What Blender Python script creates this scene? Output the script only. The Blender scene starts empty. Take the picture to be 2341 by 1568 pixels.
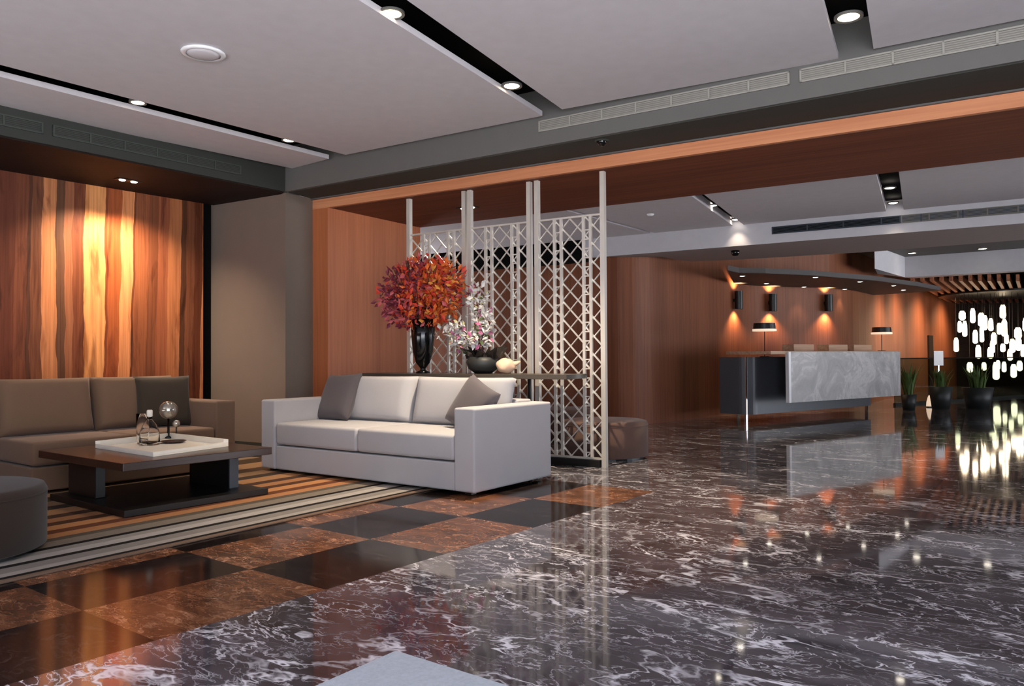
import bpy, bmesh, math, random
from mathutils import Vector, Matrix
random.seed(7)
S = bpy.context.scene
COL = S.collection
PI = math.pi
# ------------------------------------------------------------------ camera model
F, PITCH, ROLL, H = 1800.0, 0.018, -0.006, 1.05
_cp, _sp = math.cos(PITCH), math.sin(PITCH)
FW = Vector((0, _cp, _sp)); _u0 = Vector((0, -_sp, _cp)); _r0 = Vector((1, 0, 0))
RT = math.cos(ROLL)*_r0 + math.sin(ROLL)*_u0
UP = -math.sin(ROLL)*_r0 + math.cos(ROLL)*_u0
EYE = Vector((0, 0, H))
def ray(px, py): return FW + RT*((px-1170.5)/F) + UP*((784-py)/F)
def G(px, py, z=0.0):            # the place at height z seen at that pixel of the photograph
    d = ray(px, py); return EYE + d*((z-H)/d.z)
def D(px, py, Y):                # the place at distance Y
    d = ray(px, py); return EYE + d*(Y/d.y)
cd = bpy.data.cameras.new('camera'); cam = bpy.data.objects.new('camera', cd); COL.objects.link(cam)
cd.sensor_width = 36; cd.sensor_fit = 'HORIZONTAL'; cd.lens = 36*F/2341
cd.clip_start = .05; cd.clip_end = 200
cam.matrix_world = Matrix(((RT.x, UP.x, -FW.x, 0), (RT.y, UP.y, -FW.y, 0), (RT.z, UP.z, -FW.z, H), (0, 0, 0, 1)))
S.camera = cam

# ------------------------------------------------------------------ materials
def srgb(r, g, b):
    f = lambda c: (c/255)/12.92 if c/255 <= .04045 else ((c/255+.055)/1.055)**2.4
    return (f(r), f(g), f(b), 1)
class NT:
    def __init__(s, name):
        s.m = bpy.data.materials.new(name); s.m.use_nodes = True
        s.t = s.m.node_tree; s.b = s.t.nodes['Principled BSDF']
    def n(s, typ, ins=None, **kw):
        x = s.t.nodes.new(typ)
        for k, v in kw.items(): setattr(x, k, v)
        for k, v in (ins or {}).items():
            if isinstance(v, bpy.types.NodeSocket): s.t.links.new(v, x.inputs[k])
            else: x.inputs[k].default_value = v
        return x
    def set(s, k, v):
        if isinstance(v, bpy.types.NodeSocket): s.t.links.new(v, s.b.inputs[k])
        else: s.b.inputs[k].default_value = v
    def math(s, op, a, b=0.0, c=0.0, clamp=False):
        x = s.n('ShaderNodeMath', operation=op, use_clamp=clamp)
        for i, v in enumerate((a, b, c)):
            if isinstance(v, bpy.types.NodeSocket): s.t.links.new(v, x.inputs[i])
            else: x.inputs[i].default_value = v
        return x.outputs[0]
    def coord(s, scale=(1, 1, 1), kind='Object'):
        tc = s.n('ShaderNodeTexCoord')
        mp = s.n('ShaderNodeMapping', {'Vector': tc.outputs[kind], 'Scale': scale}); return mp.outputs[0]
    def noise(s, v, scale, detail=3, rough=.5, dist=0.0):
        return s.n('ShaderNodeTexNoise', {'Vector': v, 'Scale': scale, 'Detail': detail, 'Roughness': rough, 'Distortion': dist}).outputs['Fac']
    def ramp(s, f, stops, interp='LINEAR'):
        x = s.n('ShaderNodeValToRGB', {'Fac': f}); cr = x.color_ramp; cr.interpolation = interp
        while len(cr.elements) < len(stops): cr.elements.new(.5)
        for e, (p, c) in zip(cr.elements, stops): e.position = p; e.color = c
        return x.outputs['Color']
    def mix(s, f, a, b, blend='MIX'):
        x = s.n('ShaderNodeMix', data_type='RGBA', blend_type=blend)
        for i, v in ((0, f), (6, a), (7, b)):
            if isinstance(v, bpy.types.NodeSocket): s.t.links.new(v, x.inputs[i])
            else: x.inputs[i].default_value = v
        return x.outputs[2]
    def bump(s, h, strength, dist=.01):
        s.set('Normal', s.n('ShaderNodeBump', {'Height': h, 'Strength': strength, 'Distance': dist}).outputs[0])
def flat(name, rgb, rough=.5, metal=0.0, spec=.5):
    t = NT(name); c = srgb(*rgb)
    v = t.noise(t.coord((1, 1, 1)), 9, 3)
    t.set('Base Color', t.mix(v, tuple(x*.93 for x in c[:3])+(1,), tuple(min(1, x*1.06) for x in c[:3])+(1,)))
    t.set('Roughness', rough); t.set('Metallic', metal); t.set('Specular IOR Level', spec); return t.m
def emit(name, rgb, strength):
    t = NT(name); t.set('Base Color', srgb(*rgb)); t.set('Emission Color', srgb(*rgb)); t.set('Emission Strength', strength); return t.m
def wood(name, dark, light, axis='z', rough=.45, fine=26, spec=.4):
    t = NT(name)
    sc = {'z': (fine, fine, .7), 'x': (.7, fine, fine), 'y': (fine, .7, fine)}[axis]
    v = t.coord(sc)
    a = t.noise(v, 1.0, 5, .6, .3)
    sc2 = {'z': (3.2, 3.2, .1), 'x': (.1, 3.2, 3.2), 'y': (3.2, .1, 3.2)}[axis]
    b = t.noise(t.coord(sc2), 1.0, 3)
    f = t.math('ADD', t.math('MULTIPLY', a, .6), t.math('MULTIPLY', b, .4))
    t.set('Base Color', t.ramp(f, [(.36, srgb(*dark)), (.62, srgb(*light))]))
    t.set('Roughness', rough); t.set('Specular IOR Level', spec); t.bump(a, .06); return t.m
def fabric(name, rgb, rgb2=None, sc=420):
    t = NT(name); v = t.coord()
    n = t.noise(v, sc, 2, .7); m = t.noise(v, 5, 3)
    c = srgb(*rgb); c2 = srgb(*(rgb2 or [x*.86 for x in rgb]))
    t.set('Base Color', t.mix(t.math('ADD', t.math('MULTIPLY', n, .7), t.math('MULTIPLY', m, .3)), c2, c))
    t.set('Roughness', .9); t.set('Specular IOR Level', .15); t.set('Sheen Weight', .15); t.bump(n, .15, .002); return t.m
M = {}
M['panel'] = flat('ceiling_white', (205, 200, 204), .8)
M['void'] = flat('ceiling_void_black', (14, 13, 14), .9, spec=.1)
M['grey'] = flat('grey_paint', (92, 90, 88), .75)
M['greyd'] = flat('grey_dark_paint', (46, 49, 45), .8)
M['brownd'] = wood('dark_brown_veneer', (24, 16, 14), (38, 26, 22), 'x', .7, spec=.2)
M['column'] = fabric('column_fabric_panel', (124, 110, 100), (108, 96, 88), 260)
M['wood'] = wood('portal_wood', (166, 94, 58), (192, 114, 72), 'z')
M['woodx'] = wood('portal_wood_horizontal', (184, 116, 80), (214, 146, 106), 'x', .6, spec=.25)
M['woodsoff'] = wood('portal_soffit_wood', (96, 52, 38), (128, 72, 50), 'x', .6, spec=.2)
M['woodfar'] = wood('lobby_wall_wood', (112, 66, 46), (140, 86, 60), 'z', .5, 30, spec=.25)
M['steel'] = flat('champagne_metal', (228, 221, 211), .34, .55)
M['chrome'] = flat('chrome', (225, 225, 228), .12, 1.0)
M['sofa'] = fabric('light_grey_weave', (186, 183, 184), (164, 161, 163))
M['sofa2'] = fabric('taupe_weave', (128, 100, 80), (104, 82, 66))
M['pill'] = fabric('dark_grey_weave', (96, 89, 92), (80, 74, 77))
M['pill2'] = fabric('dark_brown_weave', (70, 60, 50), (54, 46, 38))
M['ott'] = fabric('brown_grey_weave', (58, 45, 37), (46, 36, 30))
M['otf'] = fabric('mauve_brown_weave', (112, 86, 76), (94, 72, 64))
M['foot'] = flat('black_foot', (20, 20, 20), .4)
M['tabwood'] = wood('dark_walnut', (38, 24, 19), (62, 39, 29), 'x', .28, spec=.5)
M['tabdark'] = flat('black_lacquer', (18, 17, 18), .35)
M['tray'] = flat('white_lacquer', (240, 232, 218), .3)
M['black'] = flat('gloss_black_ceramic', (12, 13, 15), .12)
M['console'] = flat('console_dark_stone', (78, 72, 66), .25)
M['deskdark'] = flat('charcoal_laminate', (82, 84, 90), .35)
M['white'] = flat('white_gloss', (235, 235, 238), .25)
M['lampblack'] = flat('lamp_black', (14, 13, 13), .4)
M['pot'] = flat('dark_stone_pot', (40, 42, 42), .5)
M['wall'] = flat('wall_dark', (74, 68, 64), .8)
M['beam'] = flat('beam_pale_paint', (196, 194, 200), .7)
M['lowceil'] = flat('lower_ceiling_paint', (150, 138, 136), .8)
M['timber'] = wood('pale_timber', (170, 132, 106), (205, 170, 140), 'x', .5)
M['led'] = emit('downlight_glow', (255, 232, 190), 14)
M['ledw'] = emit('downlight_white_glow', (255, 244, 226), 12)
M['glowtube'] = emit('glowing_glass', (255, 232, 196), 5)
M['glowlamp'] = emit('lamp_diffuser', (255, 226, 196), .7)
t = NT('mat_pale_felt'); n = t.noise(t.coord(), 60, 5, .7)
t.set('Base Color', t.mix(n, srgb(150, 158, 168), srgb(196, 202, 210))); t.set('Roughness', .9); t.bump(n, .2, .004); M['mat'] = t.m
t = NT('clear_glass'); t.set('Base Color', (1, 1, 1, 1)); t.set('Transmission Weight', 1.0); t.set('Roughness', .02); t.set('IOR', 1.18); M['glass'] = t.m
t = NT('smoked_glass'); t.set('Base Color', srgb(150, 170, 165)); t.set('Transmission Weight', 1.0); t.set('Roughness', .02); t.set('IOR', 1.15); M['railglass'] = t.m

def marble(name, base, base2, vein, vstr, rough, seed, scale=1.0, slab=1.7, spec=.5, coat=.2):
    t = NT(name)
    v = t.coord((1, 1, 1))
    # slabs: each slab shows its own piece of the stone
    rot = t.n('ShaderNodeMapping', {'Vector': v, 'Rotation': (0, 0, .64)}).outputs[0]
    cell = t.n('ShaderNodeVectorMath', {0: rot, 1: (1/slab, 1/slab, 0)}, operation='MULTIPLY').outputs[0]
    cell = t.n('ShaderNodeVectorMath', {0: cell}, operation='FLOOR').outputs[0]
    wn = t.n('ShaderNodeTexWhiteNoise', {'Vector': cell}, noise_dimensions='3D').outputs['Color']
    off = t.n('ShaderNodeVectorMath', {0: wn, 1: (3, 3, 3)}, operation='MULTIPLY').outputs[0]
    p = t.n('ShaderNodeVectorMath', {0: rot, 1: off}, operation='ADD').outputs[0]
    p = t.n('ShaderNodeMapping', {'Vector': p, 'Location': (seed, seed*.7, 0), 'Scale': (scale*1.0, scale*1.9, scale)}).outputs[0]
    warp = t.n('ShaderNodeTexNoise', {'Vector': p, 'Scale': 1.7, 'Detail': 4, 'Roughness': .6}).outputs['Color']
    wv = t.n('ShaderNodeVectorMath', {0: warp, 1: (.55, .55, .55)}, operation='MULTIPLY').outputs[0]
    q = t.n('ShaderNodeVectorMath', {0: p, 1: wv}, operation='ADD').outputs[0]
    def ridge(sc, det, width, vec):
        n = t.noise(vec, sc, det, .55, .2)
        d = t.math('ABSOLUTE', t.math('SUBTRACT', n, .5))
        return t.math('SUBTRACT', 1.0, t.math('DIVIDE', d, width), clamp=True)
    big = ridge(1.25, 5, .013, q)
    med = ridge(3.4, 5, .014, q)
    fine = ridge(9, 5, .022, q)
    mask = t.ramp(t.noise(p, 1.3, 3), [(.40, (0, 0, 0, 1)), (.62, (1, 1, 1, 1))])
    mask2 = t.ramp(t.noise(p, 2.9, 2), [(.42, (0, 0, 0, 1)), (.66, (1, 1, 1, 1))])
    blot = t.ramp(t.noise(q, 3.4, 6, .7), [(.615, (0, 0, 0, 1)), (.66, (1, 1, 1, 1))])
    f = t.math('MULTIPLY', big, t.math('ADD', t.math('MULTIPLY', mask2, .9), .35))
    f = t.math('MAXIMUM', f, t.math('MULTIPLY', med, t.math('MULTIPLY', mask, .85)))
    f = t.math('MAXIMUM', f, t.math('MULTIPLY', fine, t.math('ADD', t.math('MULTIPLY', mask2, .55), .10)))
    f = t.math('MAXIMUM', f, t.math('MULTIPLY', blot, t.math('MULTIPLY', mask, .8)))
    f = t.math('MULTIPLY', f, vstr, clamp=True)
    cloud = t.noise(q, 2.6, 6, .65)
    bc = t.ramp(cloud, [(.33, srgb(*base)), (.68, srgb(*base2))])
    t.set('Base Color', t.mix(f, bc, srgb(*vein)))
    t.set('Roughness', rough); t.set('Specular IOR Level', spec); t.set('Coat Weight', coat); t.set('Coat Roughness', .03)
    return t.m
M['marble'] = marble('dark_veined_marble', (46, 41, 44), (92, 85, 91), (232, 228, 234), 1.25, .055, 3.3, .85)
M['tbrown'] = marble('brown_marble', (62, 40, 30), (118, 76, 52), (190, 142, 112), .7, .12, 9.1, 1.7, 50, .12, 0)
M['tblack'] = marble('black_marble', (15, 13, 14), (34, 28, 28), (100, 84, 76), .3, .10, 5.2, 1.5, 50, .08, 0)
t = NT('counter_stone'); v = t.coord()
n = t.noise(v, 2.2, 8, .7, 1.5); n2 = t.noise(v, 30, 5, .7)
c = t.ramp(n, [(.35, srgb(150, 146, 146)), (.5, srgb(184, 180, 180)), (.56, srgb(220, 214, 210)), (.7, srgb(170, 166, 166))])
t.set('Base Color', t.mix(.35, c, t.mix(n2, srgb(160, 156, 156), srgb(210, 206, 202)))); t.set('Roughness', .35); M['stone'] = t.m

# ------------------------------------------------------------------ object helpers
def mesh_obj(name, bm, mat, parent=None, loc=None, rz=None):
    me = bpy.data.meshes.new(name); bm.normal_update(); bm.to_mesh(me); bm.free()
    for m in (mat if isinstance(mat, (list, tuple)) else [mat]): me.materials.append(m)
    o = bpy.data.objects.new(name, me); COL.objects.link(o)
    if parent is not None: o.parent = parent
    if loc is not None: o.location = loc
    if rz is not None: o.rotation_euler.z = rz
    return o
def empty(name, loc, rz=0.0, label=None, cat=None, group=None, scale=1):
    o = bpy.data.objects.new(name, None); COL.objects.link(o); o.location = loc; o.rotation_euler.z = rz
    o.empty_display_size = .1
    return tag(o, label, cat, group)
def tag(o, label=None, cat=None, group=None, kind=None):
    if label: o['label'] = label
    if cat: o['category'] = cat
    if group: o['group'] = group
    if kind: o['kind'] = kind
    return o
def struct(name, bm, mat, loc=None, rz=None, parent=None):
    o = mesh_obj(name, bm, mat, parent, loc, rz)
    if parent is None: o['kind'] = 'structure'
    return o
def smooth(o, on=True):
    for p in o.data.polygons: p.use_smooth = on
    return o
def add_box(bm, x0, x1, y0, y1, z0, z1, bev=0.0, seg=2):
    b = bmesh.new() if bev else bm
    vs = [b.verts.new((x, y, z)) for z in (z0, z1) for x, y in ((x0, y0), (x1, y0), (x1, y1), (x0, y1))]
    for f in ((3, 2, 1, 0), (4, 5, 6, 7), (0, 1, 5, 4), (1, 2, 6, 5), (2, 3, 7, 6), (3, 0, 4, 7)): b.faces.new([vs[i] for i in f])
    if bev:
        bmesh.ops.bevel(b, geom=list(b.edges), offset=bev, segments=seg, affect='EDGES', profile=.5, clamp_overlap=True)
        merge(bm, b)
def merge(bm, b, mat=None):
    if mat is not None: bmesh.ops.transform(b, matrix=mat, verts=b.verts)
    me = bpy.data.meshes.new('tmp'); b.to_mesh(me); b.free(); bm.from_mesh(me); bpy.data.meshes.remove(me)
def box(x0, x1, y0, y1, z0, z1, bev=0.0, seg=2):
    bm = bmesh.new(); add_box(bm, x0, x1, y0, y1, z0, z1, bev, seg); return bm
def prism(pts, z0, z1, bm=None):
    bm = bm or bmesh.new()
    area = sum(pts[i][0]*pts[(i+1) % len(pts)][1]-pts[(i+1) % len(pts)][0]*pts[i][1] for i in range(len(pts)))
    if area < 0: pts = pts[::-1]
    a = [bm.verts.new((p[0], p[1], z0)) for p in pts]; b = [bm.verts.new((p[0], p[1], z1)) for p in pts]
    n = len(pts)
    bm.faces.new(a[::-1]); bm.faces.new(b)
    for i in range(n): bm.faces.new((a[i], a[(i+1) % n], b[(i+1) % n], b[i]))
    return bm
def lathe(prof, seg=32, bm=None, closed=True):
    bm = bm or bmesh.new(); rings = []
    for r, z in prof:
        if r < 1e-5: rings.append([bm.verts.new((0, 0, z))])
        else: rings.append([bm.verts.new((r*math.cos(2*PI*k/seg), r*math.sin(2*PI*k/seg), z)) for k in range(seg)])
    for a, b in zip(rings, rings[1:]):
        for k in range(seg):
            k2 = (k+1) % seg
            if len(a) == 1 and len(b) == 1: continue
            if len(a) == 1: bm.faces.new((a[0], b[k2], b[k]))
            elif len(b) == 1: bm.faces.new((a[k], a[k2], b[0]))
            else: bm.faces.new((a[k], a[k2], b[k2], b[k]))
    return bm
def tube(bm, p0, p1, r, seg=8):
    p0, p1 = Vector(p0), Vector(p1); d = p1-p0; L = d.length
    b = bmesh.new(); bmesh.ops.create_cone(b, cap_ends=True, segments=seg, radius1=r, radius2=r, depth=L)
    merge(bm, b, Matrix.Translation((p0+p1)/2) @ d.to_track_quat('Z', 'Y').to_matrix().to_4x4())
def bar(bm, p0, p1, w, d, yaxis=Vector((0, 1, 0))):      # flat strip in a screen plane: w across, d deep
    p0, p1 = Vector(p0), Vector(p1); u = (p1-p0).normalized(); s = u.cross(yaxis).normalized()*(w/2); t = yaxis*(d/2)
    vs = [bm.verts.new(p+a*s+b*t) for p in (p0, p1) for a, b in ((-1, -1), (1, -1), (1, 1), (-1, 1))]
    for f in ((0, 1, 2, 3), (7, 6, 5, 4), (0, 4, 5, 1), (1, 5, 6, 2), (2, 6, 7, 3), (3, 7, 4, 0)): bm.faces.new([vs[i] for i in f])
def cushion(w, h, t, n=14, puff=.5, corner=.06):
    # soft pad, w along x, h along z, t thick along y, base at z=0 centre x
    bm = bmesh.new(); sides = {}
    for s in (-1, 1):
        for i in range(n+1):
            for j in range(n+1):
                u, v = i/n*2-1, j/n*2-1
                edge = (1-abs(u)**3.2)*(1-abs(v)**3.2)
                th = t/2*((1-puff)*(1 if max(abs(u), abs(v)) < .999 else .35)+puff*edge**.5)
                pin = 1-corner*(1-abs(v)**2)*abs(u)**4*.5; pin2 = 1-corner*(1-abs(u)**2)*abs(v)**4*.5
                sides[s, i, j] = bm.verts.new((u*w/2*pin, s*th, h/2+v*h/2*pin2))
    for i in range(n):
        for j in range(n):
            bm.faces.new([sides[-1, a, b] for a, b in ((i, j), (i+1, j), (i+1, j+1), (i, j+1))])
            bm.faces.new([sides[1, a, b] for a, b in ((i, j), (i, j+1), (i+1, j+1), (i+1, j))])
    for k in range(n):
        for (a, b) in (((k, 0), (k+1, 0)), ((k+1, n), (k, n)), ((0, k+1), (0, k)), ((n, k), (n, k+1))):
            bm.faces.new((sides[-1, a[0], a[1]], sides[1, a[0], a[1]], sides[1, b[0], b[1]], sides[-1, b[0], b[1]]))
    bmesh.ops.recalc_face_normals(bm, faces=bm.faces)
    return bm
def copy_tree(o, parent=None):
    c = o.copy(); COL.objects.link(c)
    if parent is not None: c.parent = parent
    for ch in list(o.children): copy_tree(ch, c)
    return c
def yawdir(a): return Vector((math.sin(a), math.cos(a), 0))
def spot(loc, aim, power, angle, col=(1, .78, .52), blend=.6, radius=.04, parent=None):
    l = bpy.data.lights.new('spot_lamp', 'SPOT'); l.energy = power; l.spot_size = math.radians(angle); l.spot_blend = blend
    l.color = col; l.shadow_soft_size = radius
    o = bpy.data.objects.new('spot_lamp', l); COL.objects.link(o); o.location = loc
    o.rotation_euler = (Vector(aim)-Vector(loc)).to_track_quat('-Z', 'Y').to_euler()
    return o

# ------------------------------------------------------------------ frames of reference of the room
TP = .556; PA = Vector((math.cos(TP), -math.sin(TP), 0)); PN = yawdir(TP); PO = PN*6.718      # portal: local x, y and origin
TB = .655; LB = yawdir(TB); LA = Vector((math.cos(TB), -math.sin(TB), 0))                    # lounge zone: along and across
def P(x, y, z=0): return PO + PA*x + PN*y + Vector((0, 0, z))
# ------------------------------------------------------------------ floor
def zone_floor():
    o0 = Vector((-1.34, 2.96, 0))
    a = o0 - LB*11; b = o0 + LB*11.2
    bm = bmesh.new()
    def poly(pts, mi):
        f = bm.faces.new([bm.verts.new((p[0], p[1], 0)) for p in pts]); f.material_index = mi
    far = b + LB*30
    YF = -1.2; ka = (o0.y-YF)/LB.y; a = o0-LB*ka
    poly([a, Vector((11, a.y, 0)), Vector((26, 34, 0)), far, b], 0)
    L, W = .80, .585
    du, dv = LB*L, -LA*W
    for i in range(-6, 14):
        for j in range(0, 14):
            p = o0+du*i+dv*j
            poly([p, p+dv, p+dv+du, p+du], 0 if i >= 5 else 1 if (i+j) % 2 == 0 else 2)
    e0 = o0+du*14; 
    poly([e0, e0+dv*14, e0+dv*14+LB*25, e0+LB*25], 0)
    bmesh.ops.recalc_face_normals(bm, faces=bm.faces)
    for f in bm.faces:
        if f.normal.z < 0: f.normal_flip()
    return struct('floor', bm, [M['marble'], M['tbrown'], M['tblack']])
zone_floor()
# ------------------------------------------------------------------ near ceiling: black void above, white panels hung below it
ZC = 3.2
g1 = G(0, 148, ZC); g1e = G(790, 354, ZC)
d1 = (g1e-g1).normalized()
g2l0, g2l1 = G(820, 0, ZC), G(1240, 265, ZC); g2r0, g2r1 = G(930, 0, ZC), G(1285, 250, ZC)
g3l0, g3l1 = G(1880, 0, ZC), G(1917, 135, ZC); g3r0, g3r1 = G(1980, 0, ZC), G(1997, 112, ZC)
pl0, pl1 = G(0, 246, ZC), G(668, 385, ZC)
def back(p, q, y=-1.2):          # carry the line q->p on to a given Y
    d = p-q; k = (y-p.y)/d.y; return p+d*k
def face_y(X):                   # the far edge of the panels, parallel to the grey beam
    return P(0, 0)
farR = G(2341, 43, ZC); farR = farR+(farR-g3r1)*.8
p1r = g1e - LA*.0
struct('ceiling', prism([(-14, -1.25), (14, -1.25), (14, 9), (4, 9.5), (-6, 13), (-14, 11)], 3.46, 3.52), M['void'])
GW = .27
g1L = lambda p: p - LA*GW
struct('ceiling_panel_left', prism([back(pl0, pl1), back(g1L(g1), g1L(g1e)), g1L(g1e), pl1], ZC, 3.245), M['panel'])
struct('ceiling_panel_middle_left', prism([back(g1, g1e), back(g2l0, g2l1), g2l1, g1e], ZC, 3.245), M['panel'])
struct('ceiling_panel_middle_right', prism([back(g2r0, g2r1), back(g3l0, g3l1), g3l1, g2r1], ZC, 3.245), M['panel'])
struct('ceiling_panel_right', prism([back(g3r0, g3r1), (13, -1.2), (13, -.9), farR, g3r1], ZC, 3.245), M['panel'])
# grey beam along the portal
gb = [(-2.57, 8.93), (3.32, 5.05)]; gd = Vector((gb[1][0]-gb[0][0], gb[1][1]-gb[0][1], 0)).normalized(); gn = Vector((-gd.y, gd.x, 0))
gR = Vector((gb[1][0], gb[1][1], 0)) + gd*6
ZU = 2.95
beam_pts = [Vector((-2.57, 8.93, 0)), gR, P(9, .02), P(-6.95, .02)]
struct('trim_grey_beam', prism(beam_pts, ZU, 3.46), M['grey'])
# ------------------------------------------------------------------ the portal
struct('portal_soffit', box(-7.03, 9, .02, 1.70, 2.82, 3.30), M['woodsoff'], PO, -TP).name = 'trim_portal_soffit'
struct('trim_portal_front', box(-6.94, 9, -.03, .02, 2.82, 2.95), M['woodx'], PO, -TP)
struct('wall_portal_jamb', box(-6.94, -6.69, .02, 1.70, 0, 2.82), M['wood'], PO, -TP)
struct('trim_portal_jamb_front', box(-6.94, -6.69, -.03, .02, 0, 2.82), M['wood'], PO, -TP)
struct('trim_beam_bead', box(-6.94, 9, -.06, -.03, 2.93, 2.944), M['grey'], PO, -TP)
struct('trim_grey_beam_shade', prism([beam_pts[0]+PA*.02+PN*.03, beam_pts[1]+PN*.03, P(9, -.07), P(-6.92, -.07)], ZU-.006, ZU), flat('beam_underside_shade', (50, 50, 45), .8))  # thin plate coloured darker for the shade under the grey beam
# column
struct('wall_column', box(-8.45, -6.94, -.45, 1.7, 0, ZU), M['column'], PO, -TP)
struct('baseboard_column', box(-8.45, -6.935, -.465, -.02, 0, .07), M['greyd'], PO, -TP)
# ------------------------------------------------------------------ left wall of book-matched boards
W0 = Vector((-5.07, 7.79, 0)); W1 = Vector((-3.74, 9.53, 0)); WD = (W1-W0).normalized(); WN = Vector((WD.y, -WD.x, 0))
def wall_t(px):                  # distance along the left wall for an image column
    d = ray(px, 600); a = WD; # W0 + a t = s d
    det = a.x*(-d.y) - (-d.x)*a.y
    return ((-W0.x)*(-d.y) - (-d.x)*(-W0.y))/det
LW = (W1-W0).length
t = NT('bookmatched_boards')
v = t.coord()
sep = t.n('ShaderNodeSeparateXYZ', {'Vector': v})
w1 = t.noise(t.coord((1.2, 1, .55)), 1.0, 3); w2 = t.noise(t.coord((3, 1, 2.2)), 1.0, 4)
x = t.math('ADD', sep.outputs[0], t.math('MULTIPLY', t.math('SUBTRACT', w1, .5), .16))
x = t.math('ADD', x, t.math('MULTIPLY', t.math('SUBTRACT', w2, .5), .05))
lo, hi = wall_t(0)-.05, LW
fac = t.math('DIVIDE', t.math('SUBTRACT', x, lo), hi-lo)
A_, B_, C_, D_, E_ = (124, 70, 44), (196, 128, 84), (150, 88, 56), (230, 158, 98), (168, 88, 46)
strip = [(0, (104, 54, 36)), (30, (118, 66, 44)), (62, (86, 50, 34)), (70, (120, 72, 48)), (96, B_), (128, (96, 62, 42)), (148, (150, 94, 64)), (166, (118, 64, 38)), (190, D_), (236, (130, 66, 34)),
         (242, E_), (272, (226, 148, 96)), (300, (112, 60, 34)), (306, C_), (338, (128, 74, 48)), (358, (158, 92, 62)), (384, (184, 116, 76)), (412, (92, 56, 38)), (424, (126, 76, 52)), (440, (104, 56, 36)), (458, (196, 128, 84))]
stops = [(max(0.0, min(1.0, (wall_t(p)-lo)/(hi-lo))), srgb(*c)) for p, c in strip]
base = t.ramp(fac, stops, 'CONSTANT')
gr = t.noise(t.coord((34, 1, .8)), 1.0, 5, .65, .4)
knot = t.noise(t.coord((7, 1, .9)), 1.0, 4, .6, .8)
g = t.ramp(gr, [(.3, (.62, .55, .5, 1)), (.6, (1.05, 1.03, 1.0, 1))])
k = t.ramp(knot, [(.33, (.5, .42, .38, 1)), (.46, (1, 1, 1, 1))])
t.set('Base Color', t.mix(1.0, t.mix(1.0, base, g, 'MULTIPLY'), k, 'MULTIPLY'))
t.set('Roughness', .5); t.set('Specular IOR Level', .25); M['boards'] = t.m
wrz = math.atan2(WD.y, WD.x)
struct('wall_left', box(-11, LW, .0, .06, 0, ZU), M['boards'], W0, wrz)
struct('wall_left_backing', box(-11, LW+.9, .06, .2, 0, 3.46), M['void'], W0, wrz)
# left soffit: grey face with vent, dark underside
sf1 = Vector((-2.57, 8.93, 0)); sf0 = G(0, 308, ZU); sf0.z = 0
sfb = back(sf0, sf1, -1.2)
struct('trim_left_soffit', prism([sf1, sfb, W0-WD*11.2, W1+WD*.4+WN*.1, P(-8.3, .3)], ZU, 3.46), M['greyd'])
in1 = W1+WD*.3
struct('trim_left_soffit_underside', prism([sf1-LA*.03, sfb-LA*.03, W0-WD*11.2, W1+WD*.02, P(-8.2, -.455), P(-7.0, -.455)], ZU-.012, ZU-.001), M['brownd'])
# vents ------------------------------------------------------------
def vent(name, origin, d, n, L, z0, z1, nseg, seg0, seglen, frame, label, slatmat, dbl=()):
    rz = math.atan2(d.y, d.x)
    e = empty(name, origin, rz, label, 'air vent')
    mesh_obj('backing', box(0, L, -.004, .0, z0, z1), slatmat, e)
    bm = bmesh.new()
    for z in (z0, z1-.012): add_box(bm, 0, L, -.014, -.004, z, z+.012)
    for x in [0, L-.015]+[seg0+seglen*i for i in range(nseg)]+list(dbl): add_box(bm, x, x+.015, -.014, -.004, z0, z1)
    mesh_obj('frame', bm, frame, e)
    h = (z1-z0-.024)/5
    for i in range(5):
        mesh_obj('slat', box(.004, L-.004, -.009, -.004, z0+.012+h*i+h*.3, z0+.012+h*i+h*.62), frame, e)
    return e
M['ventl'] = flat('vent_pale', (146, 143, 136), .6); M['ventm'] = flat('vent_mid', (116, 113, 107), .7)
M['ventg'] = flat('vent_green_grey', (60, 65, 60), .7); M['ventd'] = flat('vent_dark', (44, 46, 42), .8); M['ventb'] = flat('vent_blue_dark', (52, 60, 74), .7)
def beam_x(px, z=3.12):          # along the beam's face
    d = ray(px, 200); n = gn; k = (Vector((-2.57, 8.93, 0))).dot(n)/d.dot(n); return (Vector((d.x*k, d.y*k, 0))-Vector((-2.57, 8.93, 0))).dot(gd)
bo = Vector((-2.57, 8.93, 0))
xs = [beam_x(p) for p in (1232, 1310, 1380, 1457, 1539, 1627, 1713, 1806, 1829, 1930, 2038, 2154, 2279)]
L1 = xs[7]-xs[0]
vent('ceiling_vent', bo+gd*xs[0], gd, gn, L1, 3.075, 3.175, 6, L1/7, L1/7, M['ventl'], 'long pale grille on the grey beam, left of the two joined end to end', M['ventm'])
vent('ceiling_vent', bo+gd*xs[8], gd, gn, (xs[12]-xs[8])/4*7, 3.075, 3.175, 6, (xs[12]-xs[8])/4, (xs[12]-xs[8])/4, M['ventl'], 'long pale grille on the grey beam, running out of the right edge', M['ventm'])
sd = (sf1-sf0).normalized(); 
def sof_x(px): 
    n = Vector((-sd.y, sd.x, 0)); d = ray(px, 300); k = sf0.dot(n)/d.dot(n); return (Vector((d.x*k, d.y*k, 0))-sf0).dot(sd)
xs = [sof_x(p) for p in (120, 205, 284, 355, 425, 490, 550)]
Ls = xs[-1]-xs[0]
vent('ceiling_vent', sf0+sd*xs[0], sd, None, Ls, 3.03, 3.13, 5, Ls/6, Ls/6, M['ventg'], 'dark grille on the left bulkhead above the timber wall', M['ventd'])
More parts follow.
